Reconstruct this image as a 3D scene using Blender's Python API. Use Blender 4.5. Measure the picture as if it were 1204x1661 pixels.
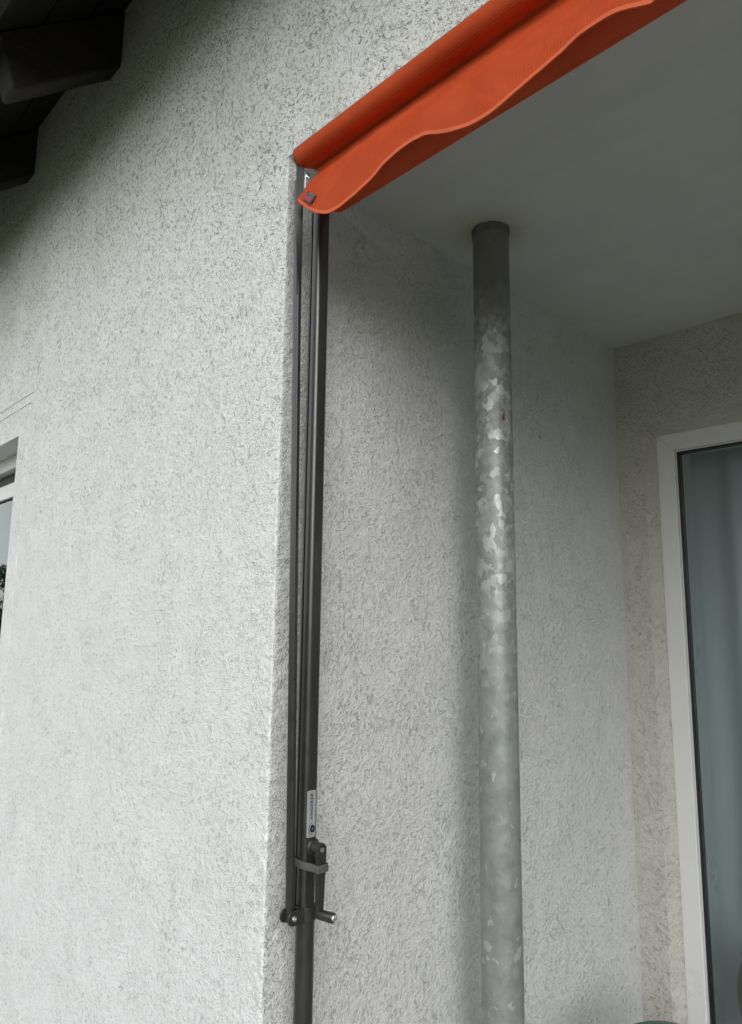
import bpy, bmesh, math, random
from mathutils import Vector, Matrix, noise, Euler

random.seed(7)
SC = bpy.context.scene
for o in list(bpy.data.objects):
    bpy.data.objects.remove(o)
COL = SC.collection

# ------------------------------------------------------------------ camera
cam_d = bpy.data.cameras.new('camera')
cam = bpy.data.objects.new('camera', cam_d)
COL.objects.link(cam)
R_ = (0.69376076, 0.72012697, 0.01063738)      # image right
D_ = (-0.10762033, 0.11826147, -0.98713327)    # image down
F_ = (-0.71211928, 0.68368953, 0.15954547)     # forward
m = Matrix(((R_[0], -D_[0], -F_[0], 0.99190353),
            (R_[1], -D_[1], -F_[1], -0.72771526),
            (R_[2], -D_[2], -F_[2], 1.65),
            (0, 0, 0, 1)))
cam.matrix_world = m
cam_d.sensor_fit = 'VERTICAL'
cam_d.sensor_height = 24.0
cam_d.lens = 1157.61 / 1661.0 * 24.0
cam_d.clip_start = 0.02
cam_d.clip_end = 600
SC.camera = cam

# ------------------------------------------------------------------ world + sun (thin overcast)
world = bpy.data.worlds.new('World')
SC.world = world
world.use_nodes = True
wn = world.node_tree
wn.nodes.clear()
w_out = wn.nodes.new('ShaderNodeOutputWorld')
w_bg = wn.nodes.new('ShaderNodeBackground')
w_sky = wn.nodes.new('ShaderNodeTexSky')
w_sky.sky_type = 'NISHITA'
w_sky.sun_disc = False
SUN_EL, SUN_AZ = math.radians(27), math.radians(128)      # azimuth clockwise from +y
w_sky.sun_elevation = SUN_EL
w_sky.sun_rotation = SUN_AZ
w_sky.dust_density = 3.0
w_sky.air_density = 1.0
w_hs = wn.nodes.new('ShaderNodeHueSaturation')
w_hs.inputs['Saturation'].default_value = 0.28
w_tc = wn.nodes.new('ShaderNodeTexCoord')
w_mp = wn.nodes.new('ShaderNodeMapping')
w_mp.inputs['Scale'].default_value = (1.0, 1.0, 2.4)
w_nz = wn.nodes.new('ShaderNodeTexNoise')
w_nz.inputs['Scale'].default_value = 2.2
w_nz.inputs['Detail'].default_value = 6
w_cr = wn.nodes.new('ShaderNodeMapRange')
w_cr.inputs['From Min'].default_value = 0.3
w_cr.inputs['From Max'].default_value = 0.7
w_cr.inputs['To Min'].default_value = 0.85
w_cr.inputs['To Max'].default_value = 1.15
w_mul = wn.nodes.new('ShaderNodeVectorMath')
w_mul.operation = 'SCALE'
wn.links.new(w_tc.outputs['Generated'], w_mp.inputs['Vector'])
wn.links.new(w_mp.outputs['Vector'], w_nz.inputs['Vector'])
wn.links.new(w_nz.outputs['Fac'], w_cr.inputs['Value'])
wn.links.new(w_sky.outputs['Color'], w_hs.inputs['Color'])
w_mix = wn.nodes.new('ShaderNodeMix')          # thin cloud sheet over the clear-sky gradient
w_mix.data_type = 'RGBA'
w_mix.inputs[0].default_value = 0.65
w_mix.inputs[7].default_value = (8.5, 8.9, 9.2, 1)
wn.links.new(w_hs.outputs['Color'], w_mix.inputs[6])
wn.links.new(w_mix.outputs[2], w_mul.inputs[0])
wn.links.new(w_cr.outputs['Result'], w_mul.inputs['Scale'])
wn.links.new(w_mul.outputs['Vector'], w_bg.inputs['Color'])
w_bg.inputs['Strength'].default_value = 0.12
wn.links.new(w_bg.outputs['Background'], w_out.inputs['Surface'])

sun_d = bpy.data.lights.new('sun', 'SUN')
sun_d.energy = 1.15
sun_d.angle = math.radians(46)
sun_d.color = (1.0, 0.985, 0.96)
sun = bpy.data.objects.new('sun', sun_d)
COL.objects.link(sun)
sd = Vector((math.sin(SUN_AZ) * math.cos(SUN_EL), math.cos(SUN_AZ) * math.cos(SUN_EL), math.sin(SUN_EL)))
sun.rotation_euler = sd.to_track_quat('Z', 'Y').to_euler()

SC.view_settings.view_transform = 'Standard'
SC.view_settings.look = 'None'
SC.view_settings.gamma = 1.0
SC.view_settings.use_curve_mapping = False
SC.view_settings.exposure = 0.27
SC.cycles.max_bounces = 10
SC.cycles.diffuse_bounces = 6
SC.cycles.transparent_max_bounces = 16


# ------------------------------------------------------------------ material helpers
def new_mat(name):
    mt = bpy.data.materials.new(name)
    mt.use_nodes = True
    nt = mt.node_tree
    b = nt.nodes['Principled BSDF']
    return mt, nt, b


def N(nt, typ, **kw):
    n = nt.nodes.new(typ)
    for k, v in kw.items():
        if k in n.inputs:
            n.inputs[k].default_value = v
        else:
            setattr(n, k, v)
    return n


def L(nt, a, b):
    nt.links.new(a, b)


def math_n(nt, op, a, b=None, c=None, clamp=False):
    n = nt.nodes.new('ShaderNodeMath')
    n.operation = op
    n.use_clamp = clamp
    for i, v in enumerate((a, b, c)):
        if v is None:
            continue
        if isinstance(v, (int, float)):
            n.inputs[i].default_value = v
        else:
            nt.links.new(v, n.inputs[i])
    return n.outputs[0]


def smooth(nt, v, lo, hi, tlo=0.0, thi=1.0):
    n = nt.nodes.new('ShaderNodeMapRange')
    n.interpolation_type = 'SMOOTHSTEP'
    n.inputs['From Min'].default_value = lo
    n.inputs['From Max'].default_value = hi
    n.inputs['To Min'].default_value = tlo
    n.inputs['To Max'].default_value = thi
    nt.links.new(v, n.inputs['Value'])
    return n.outputs['Result']


def mixc(nt, fac, a, b, blend='MIX'):
    n = nt.nodes.new('ShaderNodeMix')
    n.data_type = 'RGBA'
    n.blend_type = blend
    if isinstance(fac, (int, float)):
        n.inputs[0].default_value = fac
    else:
        nt.links.new(fac, n.inputs[0])
    for i, v in ((6, a), (7, b)):
        if isinstance(v, (tuple, list)):
            n.inputs[i].default_value = (*v[:3], 1)
        else:
            nt.links.new(v, n.inputs[i])
    return n.outputs[2]


def noise_n(nt, vec, scale, detail=3, rough=0.5, dist=0.0):
    n = nt.nodes.new('ShaderNodeTexNoise')
    n.inputs['Scale'].default_value = scale
    n.inputs['Detail'].default_value = detail
    n.inputs['Roughness'].default_value = rough
    n.inputs['Distortion'].default_value = dist
    nt.links.new(vec, n.inputs['Vector'])
    return n


def obj_vec(nt, scale=(1, 1, 1), rot=(0, 0, 0), loc=(0, 0, 0)):
    tc = nt.nodes.new('ShaderNodeTexCoord')
    mp = nt.nodes.new('ShaderNodeMapping')
    mp.inputs['Scale'].default_value = scale
    mp.inputs['Rotation'].default_value = rot
    mp.inputs['Location'].default_value = loc
    nt.links.new(tc.outputs['Object'], mp.inputs['Vector'])
    return mp.outputs['Vector'], tc.outputs['Object']


def simple(name, col, rough=0.5, metal=0.0, var=0.12, nscale=30, bump=0.0, bscale=200, spec=0.5, coat=0.0):
    mt, nt, b = new_mat(name)
    v, _ = obj_vec(nt)
    n = noise_n(nt, v, nscale, 5, 0.6)
    f = smooth(nt, n.outputs['Fac'], 0.25, 0.75)
    c = mixc(nt, f, tuple(x * (1 - var) for x in col), tuple(min(1, x * (1 + var)) for x in col))
    L(nt, c, b.inputs['Base Color'])
    r = smooth(nt, n.outputs['Fac'], 0.2, 0.8, max(0, rough - 0.08), min(1, rough + 0.08))
    L(nt, r, b.inputs['Roughness'])
    b.inputs['Metallic'].default_value = metal
    b.inputs['Specular IOR Level'].default_value = spec
    b.inputs['Coat Weight'].default_value = coat
    if bump:
        n2 = noise_n(nt, v, bscale, 4, 0.6)
        bp = N(nt, 'ShaderNodeBump')
        bp.inputs['Strength'].default_value = 1.0
        bp.inputs['Distance'].default_value = bump
        L(nt, n2.outputs['Fac'], bp.inputs['Height'])
        L(nt, bp.outputs['Normal'], b.inputs['Normal'])
    return mt


def plaster(name, base, dirt, depth=0.0026, groove=1.4, dirt_amt=0.5, eave_shade=0.0, seed=0.0, coarse=1.0, zdens=False, tick_amt=0.6):
    """scratched render: worm-like grooves dragged by stones, pits, fine grain"""
    mt, nt, b = new_mat(name)
    v, raw = obj_vec(nt, loc=(seed, seed * 1.7, seed * .3))
    # warp the strokes, mostly upright
    wv = noise_n(nt, v, 3.0, 2, 0.5)
    warp = N(nt, 'ShaderNodeVectorMath', operation='MULTIPLY_ADD')
    L(nt, wv.outputs['Color'], warp.inputs[0])
    warp.inputs[1].default_value = (0.14, 0.14, 0.10)
    L(nt, v, warp.inputs[2])

    def stroke(scale, zs, mscale, lo, hi, width, sd):
        mp = N(nt, 'ShaderNodeMapping')
        mp.inputs['Scale'].default_value = (1, 1, zs)
        mp.inputs['Location'].default_value = (sd, sd * 2, sd * 3)
        L(nt, warp.outputs[0], mp.inputs['Vector'])
        n = noise_n(nt, mp.outputs[0], scale, 1.5, 0.45, 0.6)
        d = math_n(nt, 'ABSOLUTE', math_n(nt, 'SUBTRACT', n.outputs['Fac'], 0.5))
        line = smooth(nt, d, width * 0.8, width * 0.25)
        mk = noise_n(nt, mp.outputs[0], mscale, 2, 0.5)
        mask = smooth(nt, mk.outputs['Fac'], lo, hi)
        return math_n(nt, 'MULTIPLY', line, mask)
    g1 = stroke(85 * coarse, 0.9, 80 * coarse, 0.54, 0.64, 0.055, 1.3)
    g2 = stroke(150 * coarse, 1.0, 110 * coarse, 0.52, 0.62, 0.08, 5.1)
    g3 = stroke(44 * coarse, 0.75, 60 * coarse, 0.53, 0.63, 0.03, 9.7)
    vo = N(nt, 'ShaderNodeTexVoronoi')
    vo.inputs['Scale'].default_value = 150 * coarse
    L(nt, warp.outputs[0], vo.inputs['Vector'])
    pm = noise_n(nt, v, 60, 2, 0.6)
    pit = math_n(nt, 'MULTIPLY', smooth(nt, vo.outputs['Distance'], 0.34, 0.12),
                 smooth(nt, pm.outputs['Fac'], 0.54, 0.66))
    patch = noise_n(nt, v, 9, 4, 0.6)
    dens = smooth(nt, patch.outputs['Fac'], 0.34, 0.7, 0.6, 1.05)
    if zdens:      # scraped harder towards the eaves, rubbed smoother lower down
        sz = N(nt, 'ShaderNodeSeparateXYZ')
        L(nt, raw, sz.inputs[0])
        dens = math_n(nt, 'MULTIPLY', dens, smooth(nt, sz.outputs['Z'], 1.6, 2.7, 0.6, 1.35))
    g = math_n(nt, 'MAXIMUM', math_n(nt, 'MAXIMUM', g1, math_n(nt, 'MULTIPLY', g2, 0.6)), g3)
    tick = stroke(100 * coarse, 0.9, 72 * coarse, 0.60, 0.66, 0.085, 14.2)
    pit = math_n(nt, 'MAXIMUM', pit, tick)
    g = math_n(nt, 'MAXIMUM', math_n(nt, 'MULTIPLY', g, 0.8), pit)
    g = math_n(nt, 'MULTIPLY', g, dens)
    fine = noise_n(nt, v, 420, 3, 0.6)
    mid = noise_n(nt, v, 95, 3, 0.55)
    low = noise_n(nt, v, 14, 3, 0.5)
    vo2 = N(nt, 'ShaderNodeTexVoronoi')
    vo2.inputs['Scale'].default_value = 210 * coarse
    L(nt, warp.outputs[0], vo2.inputs['Vector'])
    h = math_n(nt, 'MULTIPLY', smooth(nt, vo2.outputs['Distance'], 0.1, 0.6), -0.30)
    h = math_n(nt, 'MULTIPLY_ADD', fine.outputs['Fac'], 0.22, h)
    h = math_n(nt, 'MULTIPLY_ADD', mid.outputs['Fac'], 1.0, h)
    h = math_n(nt, 'MULTIPLY_ADD', low.outputs['Fac'], 1.6, h)
    h = math_n(nt, 'MULTIPLY_ADD', g, -0.62 * groove, h)
    bp = N(nt, 'ShaderNodeBump')
    bp.inputs['Strength'].default_value = 1.0
    bp.inputs['Distance'].default_value = depth
    L(nt, h, bp.inputs['Height'])
    L(nt, bp.outputs['Normal'], b.inputs['Normal'])
    # colour: painted mineral render, dirt lodged in the grooves
    t = smooth(nt, low.outputs['Fac'], 0.25, 0.75)
    c = mixc(nt, t, tuple(x * 0.975 for x in base), tuple(min(1, x * 1.03) for x in base))
    t2 = smooth(nt, patch.outputs['Fac'], 0.35, 0.75)
    c = mixc(nt, math_n(nt, 'MULTIPLY', t2, 0.07), c, tuple(x * 0.82 for x in base))
    streak_v = N(nt, 'ShaderNodeMapping')
    streak_v.inputs['Scale'].default_value = (9, 9, 0.7)
    L(nt, raw, streak_v.inputs['Vector'])
    st = noise_n(nt, streak_v.outputs[0], 1.0, 5, 0.65)
    c = mixc(nt, smooth(nt, st.outputs['Fac'], 0.52, 0.8, 0, 0.2), c, tuple(x * y for x, y in zip(base, (.82, .83, .78))))
    dfac = math_n(nt, 'MAXIMUM', math_n(nt, 'MULTIPLY', g, dirt_amt * 0.8), math_n(nt, 'MULTIPLY', math_n(nt, 'MULTIPLY', pit, dens), tick_amt))
    if eave_shade:
        # olive shade below the eaves, put into the colour; groove dirt deepens with it
        sep = N(nt, 'ShaderNodeSeparateXYZ')
        L(nt, raw, sep.inputs[0])
        an = noise_n(nt, v, 2.2, 5, 0.6)
        zz = math_n(nt, 'MULTIPLY_ADD', an.outputs['Fac'], 0.9, sep.outputs['Z'])
        af = smooth(nt, zz, 2.75, 3.7)
        c = mixc(nt, math_n(nt, 'MULTIPLY', af, eave_shade), c, (0.40, 0.40, 0.27))
        dfac = math_n(nt, 'MULTIPLY', g, math_n(nt, 'MULTIPLY_ADD', af, 0.55, dirt_amt + 0.1), clamp=True)
    c = mixc(nt, dfac, c, dirt)
    L(nt, c, b.inputs['Base Color'])
    b.inputs['Roughness'].default_value = 0.9
    b.inputs['Specular IOR Level'].default_value = 0.25
    return mt


M = {}
M['plaster'] = plaster('white_plaster', (0.80, 0.81, 0.805), (0.26, 0.25, 0.22), dirt_amt=0.55, eave_shade=0.6, zdens=True, coarse=1.35)
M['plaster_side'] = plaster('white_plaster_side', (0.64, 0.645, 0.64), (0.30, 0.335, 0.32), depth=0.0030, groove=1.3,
                            dirt_amt=0.24, eave_shade=0.0, seed=3.0, tick_amt=0.42, coarse=1.15)
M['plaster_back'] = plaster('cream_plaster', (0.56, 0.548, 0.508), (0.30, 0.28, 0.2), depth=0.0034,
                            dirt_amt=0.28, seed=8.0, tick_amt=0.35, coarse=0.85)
M['plaster_fine'] = plaster('fine_plaster', (0.70, 0.70, 0.69), (0.34, 0.33, 0.31), depth=0.0009, groove=0.5,
                            dirt_amt=0.25, seed=5.0, coarse=1.2)


def ceiling_mat():
    mt, nt, b = new_mat('ceiling_paint')
    v, raw = obj_vec(nt)
    low = noise_n(nt, v, 1.7, 5, 0.6)
    c = mixc(nt, smooth(nt, low.outputs['Fac'], 0.3, 0.7), (0.52, 0.525, 0.50), (0.585, 0.59, 0.565))
    # brownish ring of damp round the pipe head
    d = N(nt, 'ShaderNodeVectorMath', operation='DISTANCE')
    L(nt, raw, d.inputs[0])
    d.inputs[1].default_value = (0.136, 0.444, 2.5)
    wob = noise_n(nt, v, 22, 4, 0.6)
    dd = math_n(nt, 'MULTIPLY_ADD', wob.outputs['Fac'], 0.05, d.outputs['Value'])
    ring = smooth(nt, dd, 0.14, 0.062)
    c = mixc(nt, math_n(nt, 'MULTIPLY', ring, 0.42), c, (0.34, 0.32, 0.16))
    # faint roller streaks along the slab
    mp = N(nt, 'ShaderNodeMapping')
    mp.inputs['Scale'].default_value = (0.6, 14, 1)
    L(nt, raw, mp.inputs['Vector'])
    st = noise_n(nt, mp.outputs[0], 1.3, 4, 0.6)
    c = mixc(nt, smooth(nt, st.outputs['Fac'], 0.45, 0.75, 0, 0.22), c, (0.40, 0.405, 0.38))
    L(nt, c, b.inputs['Base Color'])
    b.inputs['Roughness'].default_value = 0.85
    f = noise_n(nt, v, 260, 4, 0.6)
    f2 = noise_n(nt, v, 35, 3, 0.5)
    h = math_n(nt, 'MULTIPLY_ADD', f2.outputs['Fac'], 2.0, f.outputs['Fac'])
    bp = N(nt, 'ShaderNodeBump')
    bp.inputs['Distance'].default_value = 0.0005
    L(nt, h, bp.inputs['Height'])
    L(nt, bp.outputs['Normal'], b.inputs['Normal'])
    return mt


def galv_mat():
    mt, nt, b = new_mat('galvanised_steel')
    v, raw = obj_vec(nt)
    wob = noise_n(nt, v, 30, 3, 0.6)
    wv = N(nt, 'ShaderNodeVectorMath', operation='MULTIPLY_ADD')
    L(nt, wob.outputs['Color'], wv.inputs[0])
    wv.inputs[1].default_value = (0.035, 0.035, 0.035)
    L(nt, v, wv.inputs[2])

    def cells(scale, zs, sd):
        mp = N(nt, 'ShaderNodeMapping')
        mp.inputs['Scale'].default_value = (1, 1, zs)
        mp.inputs['Location'].default_value = (sd, sd, sd)
        L(nt, wv.outputs[0], mp.inputs['Vector'])
        vo = N(nt, 'ShaderNodeTexVoronoi')
        vo.inputs['Scale'].default_value = scale
        L(nt, mp.outputs[0], vo.inputs['Vector'])
        s = N(nt, 'ShaderNodeSeparateColor')
        L(nt, vo.outputs['Color'], s.inputs[0])
        return s.outputs[0]
    c1 = cells(75, 0.75, 0.0)
    c2 = cells(95, 0.8, 3.3)
    sep = N(nt, 'ShaderNodeSeparateXYZ')
    L(nt, raw, sep.inputs[0])
    z = sep.outputs['Z']
    lowf = noise_n(nt, v, 9, 3, 0.5)
    zc = math_n(nt, 'MULTIPLY_ADD', lowf.outputs['Fac'], 0.3, z)     # +0.15
    # where the spangle shows: strong band at 1.7..2.3 m, scattered flakes below
    band = math_n(nt, 'MULTIPLY', smooth(nt, zc, 1.55, 2.15, 0.12, 1.0), smooth(nt, zc, 2.56, 2.3, 0.15, 1.0))
    patchy = noise_n(nt, v, 17, 2, 0.5)
    band = math_n(nt, 'MULTIPLY', band, smooth(nt, patchy.outputs['Fac'], 0.34, 0.5, 0.3, 1.0))
    soft = noise_n(nt, v, 26, 4, 0.6)
    base = mixc(nt, smooth(nt, soft.outputs['Fac'], 0.3, 0.7), (0.225, 0.247, 0.238), (0.29, 0.31, 0.30))
    base = mixc(nt, math_n(nt, 'MULTIPLY', smooth(nt, c2, 0.3, 0.9), 0.28), base, (0.34, 0.365, 0.36))
    flake = smooth(nt, c1, 0.5, 0.95, 0.0, 1.0)
    fm = math_n(nt, 'MULTIPLY', smooth(nt, c1, 0.5, 0.53), math_n(nt, 'MULTIPLY_ADD', flake, 0.6, 0.3))
    bright = math_n(nt, 'MULTIPLY', fm, band)
    few = math_n(nt, 'MULTIPLY', math_n(nt, 'MULTIPLY', smooth(nt, c1, 0.92, 0.935), smooth(nt, c2, 0.3, 0.35)), 0.55)
    mid = math_n(nt, 'MULTIPLY', smooth(nt, c2, 0.6, 0.66), math_n(nt, 'MULTIPLY', band, 0.45))
    c = mixc(nt, mid, base, (0.40, 0.43, 0.42))
    c = mixc(nt, math_n(nt, 'MAXIMUM', bright, few), c, (0.58, 0.61, 0.59))
    # darker towards the slab: a ragged-edged step, then a softer fade
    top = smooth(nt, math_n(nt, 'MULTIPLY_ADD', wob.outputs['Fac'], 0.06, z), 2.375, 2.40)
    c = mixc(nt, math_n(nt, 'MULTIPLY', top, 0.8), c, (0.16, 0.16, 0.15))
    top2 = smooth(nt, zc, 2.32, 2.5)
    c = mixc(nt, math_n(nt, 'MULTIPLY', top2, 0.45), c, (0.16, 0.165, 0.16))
    grime = noise_n(nt, v, 120, 5, 0.7)
    c = mixc(nt, smooth(nt, grime.outputs['Fac'], 0.6, 0.72, 0, 0.4), c, (0.14, 0.15, 0.14))
    L(nt, c, b.inputs['Base Color'])
    fl = math_n(nt, 'MULTIPLY', math_n(nt, 'MAXIMUM', bright, few), 1.0, clamp=True)
    met = math_n(nt, 'MULTIPLY', math_n(nt, 'MULTIPLY_ADD', fl, 0.15, 0.35), smooth(nt, top, 0, 1, 1.0, 0.1))
    L(nt, met, b.inputs['Metallic'])
    r = math_n(nt, 'MULTIPLY_ADD', fl, -0.04, smooth(nt, c2, 0, 1, 0.44, 0.56))
    L(nt, r, b.inputs['Roughness'])
    h = math_n(nt, 'MULTIPLY_ADD', grime.outputs['Fac'], 0.5, math_n(nt, 'MULTIPLY', c1, 0.15))
    bp = N(nt, 'ShaderNodeBump')
    bp.inputs['Distance'].default_value = 0.0004
    L(nt, h, bp.inputs['Height'])
    L(nt, bp.outputs['Normal'], b.inputs['Normal'])
    return mt


def fabric_mat():
    mt, nt, b = new_mat('orange_awning_cloth')
    v, raw = obj_vec(nt)
    low = noise_n(nt, v, 11, 4, 0.6)
    c = mixc(nt, smooth(nt, low.outputs['Fac'], 0.3, 0.7), (0.60, 0.078, 0.020), (0.70, 0.100, 0.027))
    spk = noise_n(nt, v, 300, 3, 0.7)
    c = mixc(nt, smooth(nt, spk.outputs['Fac'], 0.55, 0.8, 0, 0.25), c, (0.40, 0.05, 0.018))
    L(nt, c, b.inputs['Base Color'])
    b.inputs['Roughness'].default_value = 0.62
    b.inputs['Specular IOR Level'].default_value = 0.2
    w1 = N(nt, 'ShaderNodeTexWave', wave_type='BANDS', bands_direction='X')
    w1.inputs['Scale'].default_value = 160
    w2 = N(nt, 'ShaderNodeTexWave', wave_type='BANDS', bands_direction='Z')
    w2.inputs['Scale'].default_value = 160
    L(nt, v, w1.inputs['Vector'])
    L(nt, v, w2.inputs['Vector'])
    h = math_n(nt, 'ADD', w1.outputs['Fac'], w2.outputs['Fac'])
    h = math_n(nt, 'MULTIPLY_ADD', low.outputs['Fac'], 4.0, h)
    bp = N(nt, 'ShaderNodeBump')
    bp.inputs['Distance'].default_value = 0.0003
    L(nt, h, bp.inputs['Height'])
    L(nt, bp.outputs['Normal'], b.inputs['Normal'])
    tr = N(nt, 'ShaderNodeBsdfTranslucent')
    tr.inputs['Color'].default_value = (0.5, 0.06, 0.015, 1)
    mx = N(nt, 'ShaderNodeMixShader')
    mx.inputs[0].default_value = 0.12
    out = nt.nodes['Material Output']
    L(nt, b.outputs[0], mx.inputs[1])
    L(nt, tr.outputs[0], mx.inputs[2])
    L(nt, mx.outputs[0], out.inputs['Surface'])
    return mt


def glass_mat(name, tint=(0.93, 0.97, 0.95), ior=1.5):
    mt, nt, b = new_mat(name)
    nt.nodes.remove(b)
    tr = N(nt, 'ShaderNodeBsdfTransparent')
    tr.inputs['Color'].default_value = (*tint, 1)
    gl = N(nt, 'ShaderNodeBsdfGlossy')
    gl.inputs['Roughness'].default_value = 0.012
    gl.inputs['Color'].default_value = (0.95, 1.0, 0.99, 1)
    fr = N(nt, 'ShaderNodeFresnel')
    fr.inputs['IOR'].default_value = ior
    v, _ = obj_vec(nt)
    w = noise_n(nt, v, 2.5, 1, 0.5)
    bp = N(nt, 'ShaderNodeBump')
    bp.inputs['Distance'].default_value = 0.002
    L(nt, w.outputs['Fac'], bp.inputs['Height'])
    L(nt, bp.outputs['Normal'], gl.inputs['Normal'])
    mx = N(nt, 'ShaderNodeMixShader')
    # insulating glass: each face of the slab stands for two reflecting surfaces
    inv = math_n(nt, 'SUBTRACT', 1.0, fr.outputs[0])
    L(nt, math_n(nt, 'SUBTRACT', 1.0, math_n(nt, 'MULTIPLY', inv, inv)), mx.inputs[0])
    L(nt, tr.outputs[0], mx.inputs[1])
    L(nt, gl.outputs[0], mx.inputs[2])
    L(nt, mx.outputs[0], nt.nodes['Material Output'].inputs['Surface'])
    return mt


def curtain_mat():
    mt, nt, b = new_mat('sheer_curtain')
    b.inputs['Base Color'].default_value = (0.88, 0.90, 0.91, 1)
    b.inputs['Roughness'].default_value = 0.9
    tl = N(nt, 'ShaderNodeBsdfTranslucent')
    tl.inputs['Color'].default_value = (0.66, 0.72, 0.74, 1)
    mx = N(nt, 'ShaderNodeMixShader')
    mx.inputs[0].default_value = 0.22
    tp = N(nt, 'ShaderNodeBsdfTransparent')
    mx2 = N(nt, 'ShaderNodeMixShader')
    mx2.inputs[0].default_value = 0.05
    L(nt, b.outputs[0], mx.inputs[1])
    L(nt, tl.outputs[0], mx.inputs[2])
    L(nt, mx.outputs[0], mx2.inputs[1])
    L(nt, tp.outputs[0], mx2.inputs[2])
    L(nt, mx2.outputs[0], nt.nodes['Material Output'].inputs['Surface'])
    return mt


def wood_mat(name, a, bcol, rough=0.7):
    mt, nt, b = new_mat(name)
    v, raw = obj_vec(nt, scale=(40, 3, 40))
    n = noise_n(nt, v, 1.0, 5, 0.65, 0.4)
    c = mixc(nt, smooth(nt, n.outputs['Fac'], 0.3, 0.7), a, bcol)
    L(nt, c, b.inputs['Base Color'])
    b.inputs['Roughness'].default_value = rough
    bp = N(nt, 'ShaderNodeBump')
    bp.inputs['Distance'].default_value = 0.001
    L(nt, n.outputs['Fac'], bp.inputs['Height'])
    L(nt, bp.outputs['Normal'], b.inputs['Normal'])
    return mt


def leaf_mat(name, a, bcol):
    mt, nt, b = new_mat(name)
    oi = N(nt, 'ShaderNodeNewGeometry')
    c = mixc(nt, oi.outputs['Random Per Island'], a, bcol)
    L(nt, c, b.inputs['Base Color'])
    b.inputs['Roughness'].default_value = 0.6
    return mt


M['ceiling'] = ceiling_mat()
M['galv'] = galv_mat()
M['fabric'] = fabric_mat()
M['glass'] = glass_mat('window_glass')
M['glass_door'] = glass_mat('door_glass', (0.92, 0.96, 0.97), 1.5)
M['curtain'] = curtain_mat()
M['pvc'] = simple('white_pvc', (0.74, 0.745, 0.73), 0.32, var=0.012, nscale=6, bump=0.0001, bscale=60)
M['gasket'] = simple('black_rubber', (0.012, 0.012, 0.012), 0.5)
M['spacer'] = simple('spacer_metal', (0.30, 0.31, 0.31), 0.4, metal=0.6)
M['bronze'] = simple('umber_powder_coat', (0.021, 0.0195, 0.0182), 0.36, var=0.12, nscale=40, bump=0.00006, bscale=900, spec=0.9, coat=0.35)
M['darkplast'] = simple('dark_grey_casting', (0.028, 0.028, 0.028), 0.42, bump=0.0001, bscale=600)
M['rubber'] = simple('grey_rubber', (0.085, 0.088, 0.086), 0.65)
M['zinc'] = simple('bright_zinc', (0.62, 0.66, 0.68), 0.25, metal=0.9, bump=0.0003, bscale=500)
M['sticker'] = simple('silver_sticker', (0.36, 0.37, 0.38), 0.4, metal=0.15, var=0.05)
M['print'] = simple('black_print', (0.015, 0.015, 0.017), 0.5)
M['tag_red'] = simple('wine_red_label', (0.36, 0.06, 0.10), 0.5)
M['tag_dark'] = simple('dark_label', (0.11, 0.10, 0.11), 0.45)
M['mortar'] = simple('mortar', (0.15, 0.148, 0.135), 0.95, bump=0.002, bscale=150)
M['wood'] = wood_mat('dark_stained_timber', (0.008, 0.0065, 0.006), (0.022, 0.017, 0.015))
M['board'] = wood_mat('dark_boards', (0.005, 0.0042, 0.004), (0.009, 0.0075, 0.007))
M['roof'] = simple('roof_tile', (0.16, 0.07, 0.05), 0.8, bump=0.002, bscale=80)
M['room'] = simple('room_paint', (0.45, 0.44, 0.41), 0.9)
M['terrace'] = simple('terrace_concrete', (0.22, 0.215, 0.20), 0.85, var=0.2, nscale=12, bump=0.001, bscale=150)
M['grass'] = simple('lawn_green', (0.075, 0.105, 0.035), 0.9, var=0.4, nscale=8, bump=0.02, bscale=60)
M['chair'] = simple('green_plastic', (0.035, 0.125, 0.095), 0.38, var=0.06)
M['vase'] = simple('brown_ceramic', (0.13, 0.07, 0.035), 0.35)
M['bark'] = simple('bark', (0.09, 0.07, 0.05), 0.9, var=0.3, bump=0.01, bscale=20)
M['leaf'] = leaf_mat('leaf_green', (0.028, 0.05, 0.016), (0.075, 0.11, 0.032))
M['tape'] = simple('orange_binding_tape', (0.66, 0.118, 0.038), 0.6, var=0.06, bump=0.0002, bscale=900)
M['redpaint'] = simple('red_paint_drip', (0.25, 0.02, 0.02), 0.5)
M['cream_cast'] = simple('cream_bracket', (0.62, 0.60, 0.50), 0.5)


# ------------------------------------------------------------------ object helpers
def link(name, bm, mat, parent=None, smooth_sh=False, bevel=None, label=None, angle=40):
    me = bpy.data.meshes.new(name)
    bmesh.ops.recalc_face_normals(bm, faces=bm.faces)
    bm.to_mesh(me)
    bm.free()
    mats = mat if isinstance(mat, (list, tuple)) else [mat]
    for k in mats:
        me.materials.append(M[k] if isinstance(k, str) else k)
    o = bpy.data.objects.new(name, me)
    COL.objects.link(o)
    if parent is not None:
        o.parent = parent
    if smooth_sh:
        for p in me.polygons:
            p.use_smooth = True
        if angle:
            me.set_sharp_from_angle(angle=math.radians(angle))
    if bevel:
        md = o.modifiers.new('bevel', 'BEVEL')
        md.width = bevel
        md.segments = 2
        md.limit_method = 'ANGLE'
        md.angle_limit = math.radians(35)
        md.harden_normals = False
    if label:
        o['label'] = label
    return o


def thing(name, label, cat, loc=(0, 0, 0), group=None):
    """Empty at the base; parts are given in world coordinates and re-based by base()"""
    o = bpy.data.objects.new(name, None)
    COL.objects.link(o)
    o.location = loc
    o.empty_display_size = 0.1
    o['label'] = label
    o['category'] = cat
    if group:
        o['group'] = group
    return o


def tag(o, label, cat, group=None):
    o['label'] = label
    o['category'] = cat
    if group:
        o['group'] = group
    return o


def struct(o):
    o['kind'] = 'structure'
    return o


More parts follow.
